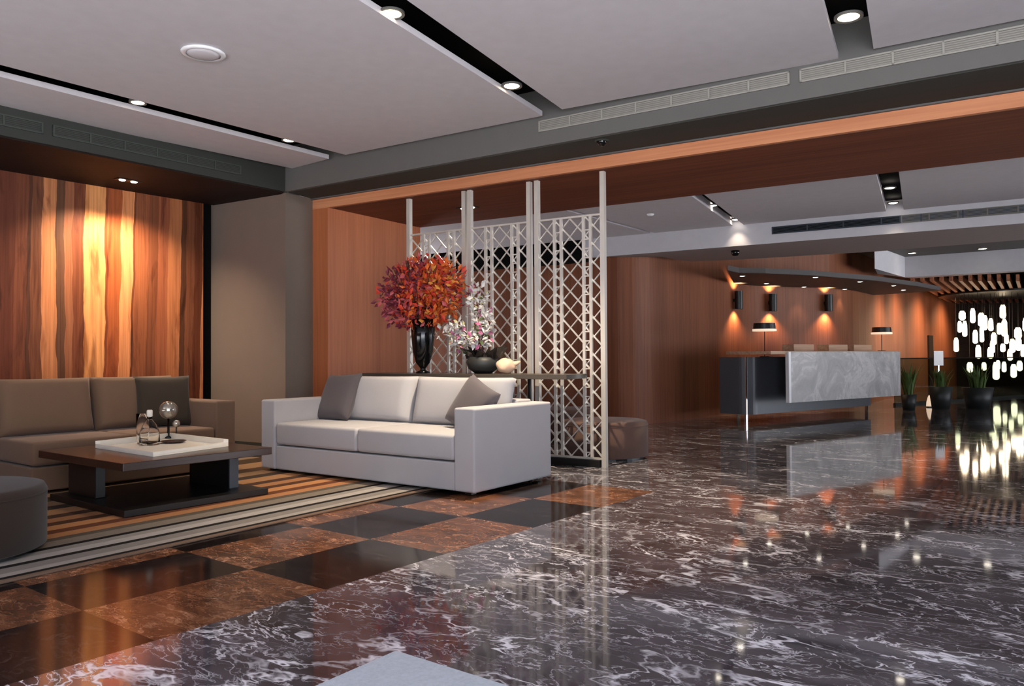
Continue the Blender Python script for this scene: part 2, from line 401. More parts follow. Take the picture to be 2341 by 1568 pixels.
vent('ceiling_vent', sf0+sd*(xs[0]-.08-Ls), sd, None, Ls, 3.03, 3.13, 5, Ls/6, Ls/6, M['ventg'], 'dark grille on the left bulkhead, cut by the left edge', M['ventd'])

# ------------------------------------------------------------------ the lobby beyond
ZF = 2.87
struct('ceiling_lobby', prism([P(-14, 1.7), P(11, 1.7), P(13, 4.3), P(-14, 4.3)], 3.0, 3.1), M['void'])
f2l0, f2l1 = G(1578, 446, ZF), G(1680, 519, ZF); f2r0, f2r1 = G(1606, 442, ZF), G(1702, 515, ZF)
f3l0, f3l1 = G(2003, 398, ZF), G(2029, 495, ZF); f3r0, f3r1 = G(2055, 394, ZF), G(2068, 493, ZF)
def pfrom(p): return ((p-PO).dot(PA), (p-PO).dot(PN))
def panelp(a0, a1, b0, b1, name):  # between two lines, from the portal to the beam
    def at(p, q, y):
        (x0, y0), (x1, y1) = pfrom(p), pfrom(q); k = (y-y0)/(y1-y0); return (x0+(x1-x0)*k, y)
    pts = [at(a0, a1, 1.701), at(a0, a1, 4.24), at(b0, b1, 4.24), at(b0, b1, 1.701)]
    struct(name, prism(pts, ZF, 2.97), M['panel'], PO, -TP)
h0, h1 = G(1387, 502, ZF), G(1500, 533, ZF); k0, k1 = G(1387, 506.5, ZF), G(1500, 537.5, ZF)
panelp(P(-14, 1.7), P(-14, 4.2), k0, k1, 'ceiling_lobby_panel_left')
panelp(h0, h1, f2l0, f2l1, 'ceiling_lobby_panel_middle')
panelp(f2r0, f2r1, f3l0, f3l1, 'ceiling_lobby_panel_right')
panelp(f3r0, f3r1, P(12, 1.7), P(12, 4.2), 'ceiling_lobby_panel_far_right')
# beam across the lobby; its underside ends in a gentle curve
bb = [pfrom(G(px, py, 2.58)) for px, py in ((1388, 587), (1510, 587), (1545, 593), (1580, 598), (1677, 594), (2000, 575), (2341, 548))]
xB = pfrom(D(1322, 560, 12))[0]
pts = [(xB, 4.25), (14, 4.25), (14, bb[-1][1]+.1)] + bb[::-1] + [(xB, bb[0][1])]
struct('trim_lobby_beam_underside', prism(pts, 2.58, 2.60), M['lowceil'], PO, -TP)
struct('trim_lobby_beam', prism([(xB, 4.25), (14, 4.25), (14, 4.6), (xB, 4.6)], 2.60, 3.1), M['beam'], PO, -TP)
struct('trim_lobby_beam_face', prism([(xB, 4.24), (14, 4.24), (14, 4.25), (xB, 4.25)], 2.58, 3.0), M['beam'], PO, -TP)
struct('trim_dark_bulkhead', box(-12, xB, 4.3, 4.56, 2.55, 3.1), M['void'], PO, -TP)
pv = PO + PN*4.236 + PA*pfrom(G(1765, 528, 2.8))[0]
vx = []
n_ = PN; kk = (PO+PN*4.24).dot(PN)
for px in (1765, 2060, 2110, 2175, 2235, 2300):
    d = ray(px, 520); k = kk/d.dot(PN); vx.append((Vector((d.x*k, d.y*k, 0))-PO).dot(PA))
vent('ceiling_vent', PO+PN*4.236+PA*vx[0], PA, None, vx[1]-vx[0], 2.70, 2.80, 5, .45, .45, M['ventb'], 'dark blue-grey grille in the pale beam across the lobby, left section', M['void'])
vent('ceiling_vent', PO+PN*4.236+PA*vx[1], PA, None, 2.4, 2.70, 2.80, 5, vx[3]-vx[2], vx[3]-vx[2], M['ventm'], 'pale grey grille in the beam across the lobby, right section', M['ventb'])
# wood wall sweeping behind the reception
def curve_wall(pts, th, z0, z1):
    out = [Vector((p[0], p[1])) for p in pts]; off = []
    for i, p in enumerate(out):
        a = out[max(i-1, 0)]; b = out[min(i+1, len(out)-1)]; d = (b-a).normalized(); off.append(p+Vector((-d.y, d.x))*th)
    bm = bmesh.new()
    for i in range(len(out)-1): prism([out[i], out[i+1], off[i+1], off[i]], z0, z1, bm)
    return bm
def cr(pts, n=6):     # smooth through points
    res = []
    for i in range(len(pts)-1):
        p0, p1, p2, p3 = pts[max(i-1, 0)], pts[i], pts[i+1], pts[min(i+2, len(pts)-1)]
        for k in range(n):
            t_ = k/n
            res.append(tuple(.5*((2*p1[j])+(-p0[j]+p2[j])*t_+(2*p0[j]-5*p1[j]+4*p2[j]-p3[j])*t_**2+(-p0[j]+3*p1[j]-3*p2[j]+p3[j])*t_**3) for j in (0, 1)))
    return res+[pts[-1]]
cA = P(-9, 5.9); cB = Vector((1.55, 12.3, 0))
cB = P(-6.6, 4.62); cA = P(-12, 4.78)
wl = [(cA.x, cA.y), (cB.x, cB.y), (1.45, 12.22), (1.75, 12.1), (2.05, 12.22), (2.5, 12.65), (4.1, 14.49), (4.9, 15.1), (5.7, 15.4), (6.5, 15.75), (7.6, 16.9), (10.5, 21.0), (15.0, 26.6)]
W_L = cr(wl, 5)
struct('wall_lobby', curve_wall(W_L, .12, 0, 3.3), M['woodfar'])
struct('wall_far', prism([(15.0, 26.6), (30, 24), (30, 24.2), (15.0, 26.8)], 0, 4), M['brownd'])
struct('wall_right_light_block', prism([(13.2, 3.0), (9.5, -1.2), (9.7, -1.3), (13.4, 2.9)], 0, 3.6), M['wall'])  # unseen, added to narrow the daylight opening on the right
struct('wall_right_far', prism([(24, 30), (17.2, 13), (17.4, 13), (24.2, 30)], 0, 3.6), M['wall'])
struct('ceiling_far', prism([(0, 12.2), P(-3, 4.6), P(14, 4.5), (30, 12), (30, 32), (5, 32)], 3.2, 3.3), M['grey'])
# pale bulkhead beyond the reception and the slatted ceiling behind it
b0_, b1_, b2_ = G(2000, 626, 2.75), G(2069, 634, 2.75), G(2341, 618, 2.75)
b3_ = b1_+(b2_-b1_)*3
nb = Vector((-(b2_-b1_).y, (b2_-b1_).x, 0)).normalized()
struct('trim_pale_bulkhead', prism([D(2000, 626, b0_.y-1.0), b1_, b3_, b3_+nb*.3, b1_+nb*.3+Vector((.1, 0, 0)), D(2006, 626, b0_.y)], 2.75, 3.3), M['beam'])
SD = yawdir(.59)
bm = bmesh.new(); sx = Vector((1, 0, 0))
M['slat'] = wood('ceiling_slat_wood', (120, 74, 52), (176, 116, 84), 'y', .5)
p0 = G(2085, 640, 2.78)
for i in range(60):
    q = p0 + Vector((.235*i, .02*i, 0))
    if 20 <= i <= 23: continue
    a = Vector((-SD.y, SD.x, 0))*.035; e = q+SD*13
    prism([q-a, q+a, e+a, e-a], 2.76, 2.92, bm)
struct('ceiling_slats', bm, M['slat'])
struct('ceiling_far_panel', prism([p0+Vector((.235*20-.02, .3, 0)), p0+Vector((.235*23+.1, .3, 0)), p0+Vector((.235*23+.1, .3, 0))+SD*4.2, p0+Vector((.235*20-.02, .3, 0))+SD*4.2], 2.74, 2.76), M['lowceil'])
struct('ceiling_far_void', prism([p0+Vector((0, .4, 0)), p0+Vector((14, 1, 0)), p0+Vector((18, 13, 0)), p0+SD*14], 3.1, 3.15), M['void'])
struct('wall_lobby_left', box(-12.1, -12, 1.7, 4.9, 0, 3.3), M['woodfar'], PO, -TP)
struct('wall_portal_back', box(-12.1, -8.46, 1.5, 1.7, 0, 3.5), M['wall'], PO, -TP)
struct('wall_front_light_block', box(-14, -2.6, -1.45, -1.25, 0, 3.52), M['wall'])  # unseen blocker, added to keep daylight off the left lounge
struct('wall_front_right_light_block', box(3.6, 9.6, -1.45, -1.25, 0, 3.52), M['wall'])  # unseen blocker, added to cut daylight on the grey sofa's right side
# ------------------------------------------------------------------ canopy over the reception
ZK = 2.46
front = [(1664, 606), (1690, 612), (1750, 613), (1858, 618), (2003, 631), (2100, 645), (2150, 655)]
fp = [G(px, py, ZK) for px, py in front]
# its back follows the wall
bk = [w for w in W_L if 4.0 < w[0] < 8.3]
ce = empty('reception_canopy', (fp[0].x, fp[0].y, 0), 0, 'dark suspended canopy with small spotlights above the reception counter', 'canopy')
lo_ = Vector((fp[0].x, fp[0].y, 0))
cpts = [(p.x-lo_.x, p.y-lo_.y) for p in fp] + [(b[0]-lo_.x-.03, b[1]-lo_.y-.08) for b in bk[::-1]]
mesh_obj('fascia', prism(cpts, ZK-.074, ZK), flat('canopy_grey', (74, 68, 68), .7), ce)
mesh_obj('underside', prism(cpts, ZK-.084, ZK-.074), flat('canopy_dark', (48, 42, 42), .6), ce)

# ------------------------------------------------------------------ downlights
def disc_bm(r, z=0.0, seg=24): return lathe([(0, z), (r, z)], seg)
def downlight(p, r, label, z, group, mat='led', power=0, ang=80, col=(1, .82, .6), aim=None):
    e = empty('downlight', (p.x, p.y, z), 0, label, 'ceiling light', group)
    mesh_obj('trim_ring', lathe([(r, 0), (r*1.35, -.004), (r*1.35, 0.012), (r*.98, .012)], 24), M['grey'], e)
    o = mesh_obj('lens', lathe([(0, -.006), (r*.7, -.005), (r, 0.0), (r, .008), (0, .008)], 24), M[mat], e)
    smooth(o)
    if power: spot((p.x, p.y, z-.02), aim or (p.x, p.y, 0), power, ang, col)
    return e
for px, py, lb in ((315, 235, 'round downlight in the left slot of the lounge ceiling, nearer one'), (660, 321, 'round downlight in the left slot of the lounge ceiling, farther one')):
    p = G(px, py, 3.225); downlight(p, .052, lb, 3.225, 'lounge ceiling downlights', power=50)
for px, py, lb in ((895, 32, 'large round downlight in the middle black slot, nearest the top edge'), (1170, 197, 'round downlight in the middle black slot near the grey beam')):
    p = G(px, py, 3.225); downlight(p, .062, lb, 3.225, 'lounge ceiling downlights', power=60 if px < 1000 else 620, ang=96)
p = G(1940, 40, 3.225); downlight(p, .066, 'large round downlight in the wide right-hand black slot', 3.225, 'lounge ceiling downlights', power=30)
for px, py, lb in ((1629, 470, 'downlight in the lobby slot left of the vent, nearer one'), (1682, 502, 'downlight in the lobby slot left of the vent, farther one'),
                   (2034, 430, 'downlight in the wide lobby slot, nearer one'), (2042, 464, 'downlight in the wide lobby slot beside the vent, farther one'),
                   (1453, 528, 'small downlight at the end of the thin lobby slot, left one'), (1474, 532, 'small downlight at the end of the thin lobby slot, right one')):
    p = G(px, py, 2.93); downlight(p, .05, lb, 2.93, 'lobby ceiling downlights', 'ledw', power=130 if px in (1629, 2034) else 14, ang=110 if px in (1629, 2034) else 80)
for px, py, lb in ((2085, 579, 'downlight in the dark strip above the pale bulkhead, left one'), (2246, 569, 'downlight in the dark strip above the pale bulkhead, right one')):
    p = G(px, py, 3.19); downlight(p, .07, lb, 3.19, 'far ceiling downlights', 'ledw', power=60)
names_ = ('leftmost', 'above the left sconce gap', 'between the two left sconces and right one', 'above the right sconce', 'right of the right sconce', 'in front, right of centre', 'in front near the right end', 'rightmost, at the back')
for (px, py), nm in zip(((1697, 631), (1752, 648), (1838, 656), (1864, 634), (1931, 661), (1966, 644), (2043, 653), (2065, 663)), names_):
    p = G(px, py, ZK-.09); downlight(p, .042, 'tiny spotlight in the reception canopy, '+nm, ZK-.09, 'canopy spotlights', 'ledw', power=14, ang=70)
# twin spots over the timber wall and in the portal
def twin(px, py, z, lb, sep_dir, tgt, power, ang, col):
    p = G(px, py, z)
    e = empty('twin_spotlight', (p.x, p.y, z), math.atan2(sep_dir.y, sep_dir.x), lb, 'ceiling light')
    mesh_obj('housing', box(-.13, .13, -.055, .055, -.008, -.001, .002, 1), M['lampblack'], e)
    for s in (-1, 1):
        o = mesh_obj('lens', lathe([(0, -.016), (.026, -.015), (.034, -.008), (0, -.008)], 20), M['ledw'], e, (s*.062, 0, 0)); smooth(o)
        spot(p+sep_dir*(s*.062)+Vector((0, 0, -.03)), tgt[0 if s < 0 else 1], power, ang, col)
# ------------------------------------------------------------------ rug
TR = .60; rd = yawdir(TR); ra = Vector((math.cos(TR), -math.sin(TR), 0)); rc = G(946, 1129)
rug_o = Vector((rc.x, rc.y, 0))
t = NT('striped_rug'); v = t.coord(); sp_ = t.n('ShaderNodeSeparateXYZ', {'Vector': v})
fx = t.math('DIVIDE', t.math('MULTIPLY', sp_.outputs[0], -1.0), 3.4)
seq = [(0, (112, 92, 78)), (.035, (30, 27, 25)), (.075, (150, 143, 137)), (.14, (124, 118, 113)), (.25, (34, 31, 29)), (.30, (158, 152, 148)), (.39, (134, 129, 124)), (.47, (26, 23, 22)), (.53, (118, 108, 98)),
       (.66, (86, 76, 66)), (.74, (160, 112, 76)), (.86, (96, 58, 40)), (.96, (170, 120, 80)), (1.10, (76, 50, 36)), (1.2, (150, 106, 74)), (1.34, (70, 50, 40)), (1.46, (150, 112, 80)),
       (1.65, (60, 50, 44)), (1.8, (140, 110, 84)), (2.0, (80, 62, 50)), (2.2, (150, 118, 90)), (2.5, (70, 56, 46)), (2.8, (130, 112, 96)), (3.1, (60, 52, 46)), (3.25, (120, 100, 84))]
cst = t.ramp(fx, [(a/3.4, srgb(*c)) for a, c in seq], 'CONSTANT')
nn = t.noise(t.coord((60, 3, 60)), 4, 3, .7)
t.set('Base Color', t.mix(1.0, cst, t.ramp(nn, [(.3, (.75, .75, .75, 1)), (.7, (1.1, 1.1, 1.1, 1))]), 'MULTIPLY')); t.set('Roughness', .95); t.set('Specular IOR Level', .1); t.bump(nn, .3, .004)
o = mesh_obj('area_rug', box(-3.4, 0, -4.4, .75, .0005, .012, .004, 2), t.m, None, rug_o, -TR)
tag(o, 'large striped grey and brown rug under the coffee table and sofas', 'rug')
c0 = G(905, 1487, .01); u1 = (G(720, 1568, .01)-c0).normalized(); u2 = (G(1165, 1568, .01)-c0).normalized()
o = mesh_obj('floor_mat', prism([Vector((0, 0, 0)), u1*1.3, u1*1.3+u2*1.6, u2*1.6], .0005, .010), M['mat'], None, (c0.x, c0.y, 0))
tag(o, 'pale blue-grey floor mat corner on the marble at the bottom edge', 'mat')

# ------------------------------------------------------------------ sofas
def sofa(name, origin, rz, w, d, harm, arms, ncush, mat, label, base_lo=.25, seat_top=.46, back_top=.885, aw=.2, z0=.035, xs0=0.0):
    e = empty(name, origin, rz, label, 'sofa')
    x0 = aw if arms[0] else 0; x1 = w-aw if arms[1] else w
    o = mesh_obj('base', box(x0+.002 if arms[0] else 0, x1-.002 if arms[1] else w, .012, d-.02, z0, base_lo, .012, 3), mat, e)
    if arms[0]: mesh_obj('armrest', box(0, aw, 0, d, z0, harm, .018, 4), mat, e)
    if arms[1]: mesh_obj('armrest', box(w-aw, w, 0, d, z0, harm, .018, 4), mat, e)
    mesh_obj('back_frame', box(x0+.002, x1-.002, d-.22, d, z0+.01, harm+.02, .02, 4), mat, e)
    cw = (x1-x0)/ncush
    for i in range(ncush):
        bm = box(x0+cw*i+.004, x0+cw*(i+1)-.004, .006, d-.24, base_lo+.012, seat_top, .028, 4)
        smooth(mesh_obj('seat_cushion', bm, mat, e))
        b = cushion(cw-.01, back_top-seat_top+.01, .24, 16, .32, .05)
        bmesh.ops.transform(b, matrix=Matrix.Translation((x0+cw*(i+.5), d-.35, seat_top-.012)) @ Matrix.Rotation(math.radians(-13), 4, 'X'), verts=b.verts)
        smooth(mesh_obj('back_cushion', b, mat, e))
    for x in (.1, w-.1):
        for y in (.08, d-.08):
            mesh_obj('foot', box(x-.03, x+.03, y-.03, y+.03, .012 if name else 0, z0+.004), M['foot'], e)
    return e
def throw(origin, rz, tilt, roll, size, mat, label):
    o = mesh_obj('throw_pillow', cushion(size, size, .16, 18, .85, .12), mat, None, origin)
    smooth(o); o.rotation_euler = (tilt, roll, rz); return tag(o, label, 'cushion')
SY = .623
FR = Vector((-.286, 5.88, 0)); a_ = Vector((-math.cos(SY), math.sin(SY), 0)); FL = FR+a_*2.54
sb = Vector((math.sin(SY), math.cos(SY), 0)); sx_ = -a_
sofa('sofa', FL, -SY, 2.54, 1.06, .668, (1, 1), 2, M['sofa'], 'light grey two-seat sofa with boxy arms facing the coffee table, before the lattice screen')
def SP(x, y, z): return FL+sx_*x+sb*y+Vector((0, 0, z))
throw(SP(.38, .52, .455), -SY-.06, -.42, -.05, .48, M['pill'], 'dark grey cushion at the left end of the light grey sofa')
throw(SP(2.00, .46, .45), -SY-.35, -.45, .36, .45, M['pill'], 'dark grey cushion slumped against the right arm of the light grey sofa')
LO = Vector((-3.67, 6.03, 0)); LRZ = math.atan2(.793, .609); lx = Vector((.609, .793, 0)); ly = Vector((-.793, .609, 0))
sofa('sofa', LO, LRZ, 1.75, 1.05, .66, (0, 1), 2, M['sofa2'], 'taupe sofa at the left edge in front of the timber board wall', base_lo=.22, seat_top=.42, back_top=.90)
def LP(x, y, z): return LO+lx*x+ly*y+Vector((0, 0, z))
throw(LP(1.34, .50, .415), LRZ-.25, -.32, .0, .50, M['pill2'], 'dark brown cushion on the right end of the taupe sofa')
# ottomans
def ottoman(c, r, h, mat, label, g='round stools'):
    e = empty('ottoman', c, 0, label, 'stool', None)
    smooth(mesh_obj('seat', lathe([(0, h), (r*.9, h), (r*.97, h-.008), (r, h-.035), (r, .03), (r-.01, .024), (0, .024)], 56), mat, e))
    smooth(mesh_obj('piping', lathe([(r+.001, h-.05), (r+.005, h-.046), (r+.001, h-.042)], 56), mat, e))
    mesh_obj('base', lathe([(0, .026), (r-.05, .026), (r-.05, .0), (0, .0)], 40), M['foot'], e)
    return e
ottoman((-3.02, 4.22, .012), .46, .36, M['ott'], 'round dark brown-grey ottoman cut by the left edge in front of the rug')
ottoman((.97, 8.30, 0), .45, .388, M['otf'], 'round mauve-brown ottoman beside the right end of the lattice screen')
ottoman((.60, 10.2, 0), .45, .388, M['otf'], 'round ottoman seen through the lower lattice screen behind the console')
# ------------------------------------------------------------------ coffee table
tn = G(287, 1062, .37); tn.z = 0
CT = Vector((-2.54, 5.165, 0))       # near corner
te = empty('coffee_table', CT, math.atan2(LB.y, LB.x), 'low square dark walnut coffee table with slab legs on the striped rug', 'table')
# local x = along LB (to the far right corner), local y = away to the left
mesh_obj('tabletop', box(-.02, 1.12, -.02, 1.27, .318, .372, .004, 2), M['tabwood'], te)
mesh_obj('base_plate', box(0, 1.10, 0, 1.12, .014, .06, .004, 2), M['tabdark'], te)
mesh_obj('leg', box(.10, .17, .62, 1.05, .0605, .3175, .003, 1), M['tabdark'], te)
mesh_obj('leg', box(.92, .99, .24, .80, .0605, .3175, .003, 1), M['tabdark'], te)
o = mesh_obj('leg_edge', box(.918, .992, .228, .239, .0605, .3175), M['deskdark'], te)
tx, ty = LB, -LA
def TPt(px, py, z): return G(px, py, z)
q = [G(218, 1022, .38), G(350, 1042, .38), G(522, 1018, .38)]
# white tray with folded rims, part of its plan read from its three seen corners
qc = (q[0]+q[2])/2; qd = qc*2-q[1]
tr = empty('serving_tray', (qc.x, qc.y, .373), 0, 'white tray with raised rims on the coffee table holding glassware', 'tray')
loc = [Vector((p.x-qc.x, p.y-qc.y, 0)) for p in (q[0], q[1], q[2], qd)]
mesh_obj('tray_bottom', prism([(p.x, p.y) for p in loc], 0, .012), M['tray'], tr)
for i in range(4):
    a, b = loc[i], loc[(i+1) % 4]; inn = lambda p: p*.93
    h = .042 if i >= 2 else .02
    mesh_obj('rim', prism([(a.x, a.y), (b.x, b.y), (inn(b).x, inn(b).y), (inn(a).x, inn(a).y)], .0125, .0125+h), M['tray'], tr)
def glassobj(name, prof, p, z, mat, label, cat, seg=32):
    o = smooth(mesh_obj(name, lathe(prof, seg), mat, None, (p.x, p.y, z))); return tag(o, label, cat)
gp = G(342, 1016, .386)
e = empty('glass_bottle', (gp.x, gp.y, .386), 0, 'clear glass bottle with a pale stopper on the white tray', 'bottle')
smooth(mesh_obj('body', lathe([(0, 0), (.072, 0), (.076, .02), (.07, .10), (.05, .155), (.022, .19), (.018, .215), (.015, .215), (.018, .19), (.046, .153), (.066, .10), (.072, .02), (.0, .006)], 32), M['glass'], e))
smooth(mesh_obj('stopper', lathe([(0, .198), (.014, .198), (.015, .216), (.022, .22), (.022, .262), (.016, .27), (0, .27)], 24), M['tray'], e))
gp2 = gp+Vector((-.10, .10, 0))
glassobj('glass_tumbler', [(0, 0), (.04, 0), (.048, .12), (.05, .235), (.048, .235), (.046, .12), (.037, .008), (0, .008)], gp2, .386, M['glass'], 'tall clear glass left of the stoppered bottle on the tray', 'glass')
dp = G(396, 1011, .388)
glassobj('small_dish', [(0, 0), (.07, 0), (.10, .012), (.098, .014), (.068, .004), (0, .004)], dp, .388, M['tabwood'], 'small brown dish on the white tray beside the bottle', 'dish')
bp = G(385, 1001, .388)
e = empty('globe_ornament', (bp.x, bp.y, .388), 0, 'silvery glass globe on a dark stem standing on the tray', 'ornament')
M['globe'] = flat('mercury_glass', (176, 168, 156), .12, .7)
smooth(mesh_obj('globe', lathe([(.075*math.sin(PI*i/16), .235-.075*math.cos(PI*i/16)) for i in range(17)], 32), M['globe'], e))
smooth(mesh_obj('stem', lathe([(0, 0), (.04, 0), (.038, .01), (.01, .02), (.009, .165), (0, .165)], 20), M['black'], e))
e2 = smooth(mesh_obj('small_globe', lathe([(.032*math.sin(PI*i/12), .032-.032*math.cos(PI*i/12)) for i in range(13)], 24), M['globe'], e, (.075, -.02, .09)))
mesh_obj('small_stem', box(.070, .080, -.024, -.016, .012, .095), M['black'], e)

# ------------------------------------------------------------------ lattice screen : three fixed panels standing under the portal
def scr_x(px):                    # along the portal plane y=.05
    kk = (PO+PN*.10).dot(PN); d = ray(px, 700); k = kk/d.dot(PN); return (Vector((d.x*k, d.y*k, 0))-PO).dot(PA)
def lattice_panel(pa, pb, label, pitch=.178):
    x0, x1 = scr_x(pa), scr_x(pb); w = x1-x0
    e = empty('lattice_screen', P(x0, .10), -TP, label, 'screen', 'lattice screen panels under the portal')
    pw = .045
    for x in (0, w-pw):
        mesh_obj('post', box(x, x+pw, -.025, .025, .0, 2.815), M['steel'], e)
    z0, z1 = .09, 2.40
    bx0, bx1 = pw, w-pw; iw = bx1-bx0
    for z in (z0-.02, z1):
        mesh_obj('rail', box(bx0, bx1, -.015, .015, z, z+.018), M['steel'], e)
    xa = [bx0+iw*.27, bx0+iw*.38, bx0+iw*.74, bx0+iw*.85]
    for x in xa: mesh_obj('upright_bar', box(x-.013, x+.013, -.03, -.004, z0, z1), M['steel'], e)
    bm = bmesh.new()
    for k in (0, 2):
        n = int((z1-z0)/(pitch/2))
        for i in range(n): add_box(bm, xa[k]+.013, xa[k+1]-.013, -.02, -.008, z0+(i+.5)*pitch/2-.006, z0+(i+.5)*pitch/2+.006)
    mesh_obj('rung', bm, M['steel'], e)['kind'] = 'stuff'
    bm = bmesh.new()
    sl = 1.05
    def diag(s, yy, wd):
        c = z0-iw*sl-pitch
        while c < z1+iw*sl+pitch:
            c += pitch
            # z = c + s*sl*(x-bx0)
            pts = []
            xs_, xe_ = bx0, bx1
            za, zb = c, c+s*sl*iw
            if s > 0:
                if za < z0: xs_ = bx0+(z0-c)/sl
                if zb > z1: xe_ = bx0+(z1-c)/sl
            else:
                if za > z1: xs_ = bx0+(c-z1)/sl
                if zb < z0: xe_ = bx0+(c-z0)/sl
            if xe_-xs_ > .03 and xs_ < bx1 and xe_ > bx0:
                bar(bm, (xs_, yy, c+s*sl*(xs_-bx0)), (xe_, yy, c+s*sl*(xe_-bx0)), wd, .014)
    diag(-1, .004, .0135); diag(1, .018, .009)
    mesh_obj('lattice', bm, M['steel'], e)
    return e
lattice_panel(933, 1067, 'left panel of the pale metal lattice screen, behind the red foliage')
lattice_panel(1072, 1216, 'middle panel of the pale metal lattice screen')
lattice_panel(1225, 1385, 'right panel of the pale metal lattice screen, ending in the free-standing post')
xa, xb = scr_x(933), scr_x(1385)
struct('trim_screen_plinth', box(xa+.06, xb-.06, .05, .15, 0, .068), M['lampblack'], PO, -TP)

# ------------------------------------------------------------------ console behind the sofa
c0x, c1x = scr_x(900)-.02, scr_x(1352)
cE = empty('console_table', P(c0x, -.42), -TP, 'long dark console table between the light grey sofa and the lattice screen', 'table')
cl = c1x-c0x
mesh_obj('tabletop', box(0, cl, 0, .42, .845, .89, .003, 1), M['console'], cE)
for x in (.10, cl-.62):
    for y in (.03, .35): mesh_obj('leg', box(x, x+.03, y, y+.03, 0, .8448, .002, 1), M['lampblack'], cE)
for x in (.75, cl-.95):
    bm = bmesh.new()
    bar(bm, (x-.10, .2, 0.01), (x+.06, .2, .84), .04, .05); bar(bm, (x+.24, .2, 0.01), (x+.08, .2, .84), .04, .05)
    mesh_obj('brace', bm, M['ventm'], cE)
def CP(px): return scr_x(px)
def cons_pt(px, yoff=-.24, z=.89):
    kk = (PO+PN*yoff).dot(PN); d = ray(px, 850); k = kk/d.dot(PN); return Vector((d.x*k, d.y*k, z))
# vase with autumn foliage
vp = cons_pt(967)
e = empty('black_vase', vp, 0, 'tall glossy black vase tapering to a small foot on the console', 'vase')
smooth(mesh_obj('body', lathe([(0, 0), (.07, 0), (.075, .012), (.03, .03), (.028, .05), (.075, .11), (.105, .22), (.12, .38), (.128, .56), (.12, .56), (.11, .38), (.09, .22), (.0, .15)], 36), M['black'], e))
def leafmesh(n, fn, size):
    bm = bmesh.new()
    for i in range(n):
        p, d, s = fn(i); s *= size
        d = d.normalized(); r = Vector((random.gauss(0, 1), random.gauss(0, 1), random.gauss(0, 1)))
        u = d.cross(r).normalized(); w = d.cross(u)
        a = bm.verts.new(p); b = bm.verts.new(p+d*s*.5+u*s*.28+w*s*.06); c = bm.verts.new(p+d*s); dd = bm.verts.new(p+d*s*.5-u*s*.28+w*s*.06)
        m2 = bm.verts.new(p+d*s*.5-w*s*.06)
        mi = fn.pick(p)
        for f in ((a, b, m2), (b, c, m2), (c, dd, m2), (dd, a, m2)): bm.faces.new(f).material_index = mi
    return bm
def leafmat(name, rgb):
    t = NT(name); c = srgb(*rgb); t.set('Base Color', t.mix(t.noise(t.coord(), 14, 3), tuple(x*.6 for x in c[:3])+(1,), c)); t.set('Roughness', .55); t.set('Specular IOR Level', .3); return t.m
LM = [leafmat('leaf_orange', (250, 126, 58)), leafmat('leaf_red', (238, 78, 54)), leafmat('leaf_plum', (136, 54, 72)), leafmat('leaf_amber', (255, 176, 84)), leafmat('leaf_dusky_pink', (214, 104, 108))]
def blob(i):
    while True:
        p = Vector((random.uniform(-1, 1), random.uniform(-1, 1), random.uniform(-1, 1)))
        if .25 < p.length < 1: break
    k = random.choice((.75, .9, 1.0, 1.08))
    q_ = Vector((p.x*.45*k+.02, p.y*.29*k, p.z*.37*k+.335+p.x*.05))
    if q_.z < .02 and abs(q_.x) > .2: q_.z += .1
    return q_, p*.8+Vector((random.gauss(0, .8), random.gauss(0, .8), random.gauss(0, .8))), random.uniform(.6, 1.2)
def pick(p):
    r = random.random(); x = p.x/.5
    if x > .1: return (0 if r < .4 else 1 if r < .72 else 3 if r < .85 else 4 if r < .93 else 2)
    if x > -.4: return (1 if r < .34 else 0 if r < .5 else 2 if r < .75 else 4)
    return (2 if r < .55 else 4 if r < .9 else 1)
blob.pick = pick
fe = empty('autumn_bouquet', (vp.x-.02, vp.y, .89+.50), 0, 'big round bouquet of red, orange and plum autumn leaves in the black vase', 'flower arrangement')
o = mesh_obj('foliage', leafmesh(2500, blob, .078), LM, fe); o['kind'] = 'stuff'
bm = bmesh.new()
for i in range(26):
    a = random.uniform(0, 2*PI); el = random.uniform(.15, 1.4)
    tube(bm, (random.uniform(-.02, .02), random.uniform(-.02, .02), -.10), (.43*math.cos(a)*math.cos(el), .36*math.sin(a)*math.cos(el), .3+.4*math.sin(el)), .004, 5)
mesh_obj('twigs', bm, leafmat('twig_brown', (74, 44, 32)), fe)
# orchid bowl and pale ornament
op = cons_pt(1105)
e = empty('orchid_pot', op, 0, 'white and pink orchids in a round dark bowl on the console beside the foliage vase', 'potted plant')
smooth(mesh_obj('bowl', lathe([(0, 0), (.08, 0), (.15, .05), (.17, .11), (.15, .16), (.135, .165), (.14, .11), (.0, .10)], 36), M['pot'], e))
bm = bmesh.new(); stems = [(-.34, .02, .44), (-.24, -.03, .47), (-.05, .0, .80), (.0, .03, .62), (-.02, -.04, .46)]
for sx1, sy1, sz1 in stems:
    pts = [Vector((0, 0, .10)), Vector((sx1*.15, sy1, .35)), Vector((sx1*.6, sy1, sz1*.8)), Vector((sx1, sy1, sz1))]
    for p_, q_ in zip(pts, pts[1:]): tube(bm, p_, q_, .005, 6)
mesh_obj('stems', bm, leafmat('orchid_stem', (96, 60, 66)), e)
OM = [leafmat('petal_white', (246, 242, 236)), leafmat('petal_cream', (236, 226, 160)), leafmat('petal_pink', (214, 126, 168)), leafmat('leaf_green', (86, 104, 60))]
def petal(i):
    s = stems[i % len(stems)]; k = random.uniform(.62, 1.05)
    p = Vector((s[0]*k+random.gauss(0, .045), s[1]+random.gauss(0, .04), s[2]*k+random.gauss(0, .04)))
    return p, Vector((random.gauss(0, 1), random.gauss(-.3, 1), random.gauss(0, 1))), random.uniform(.7, 1.2)
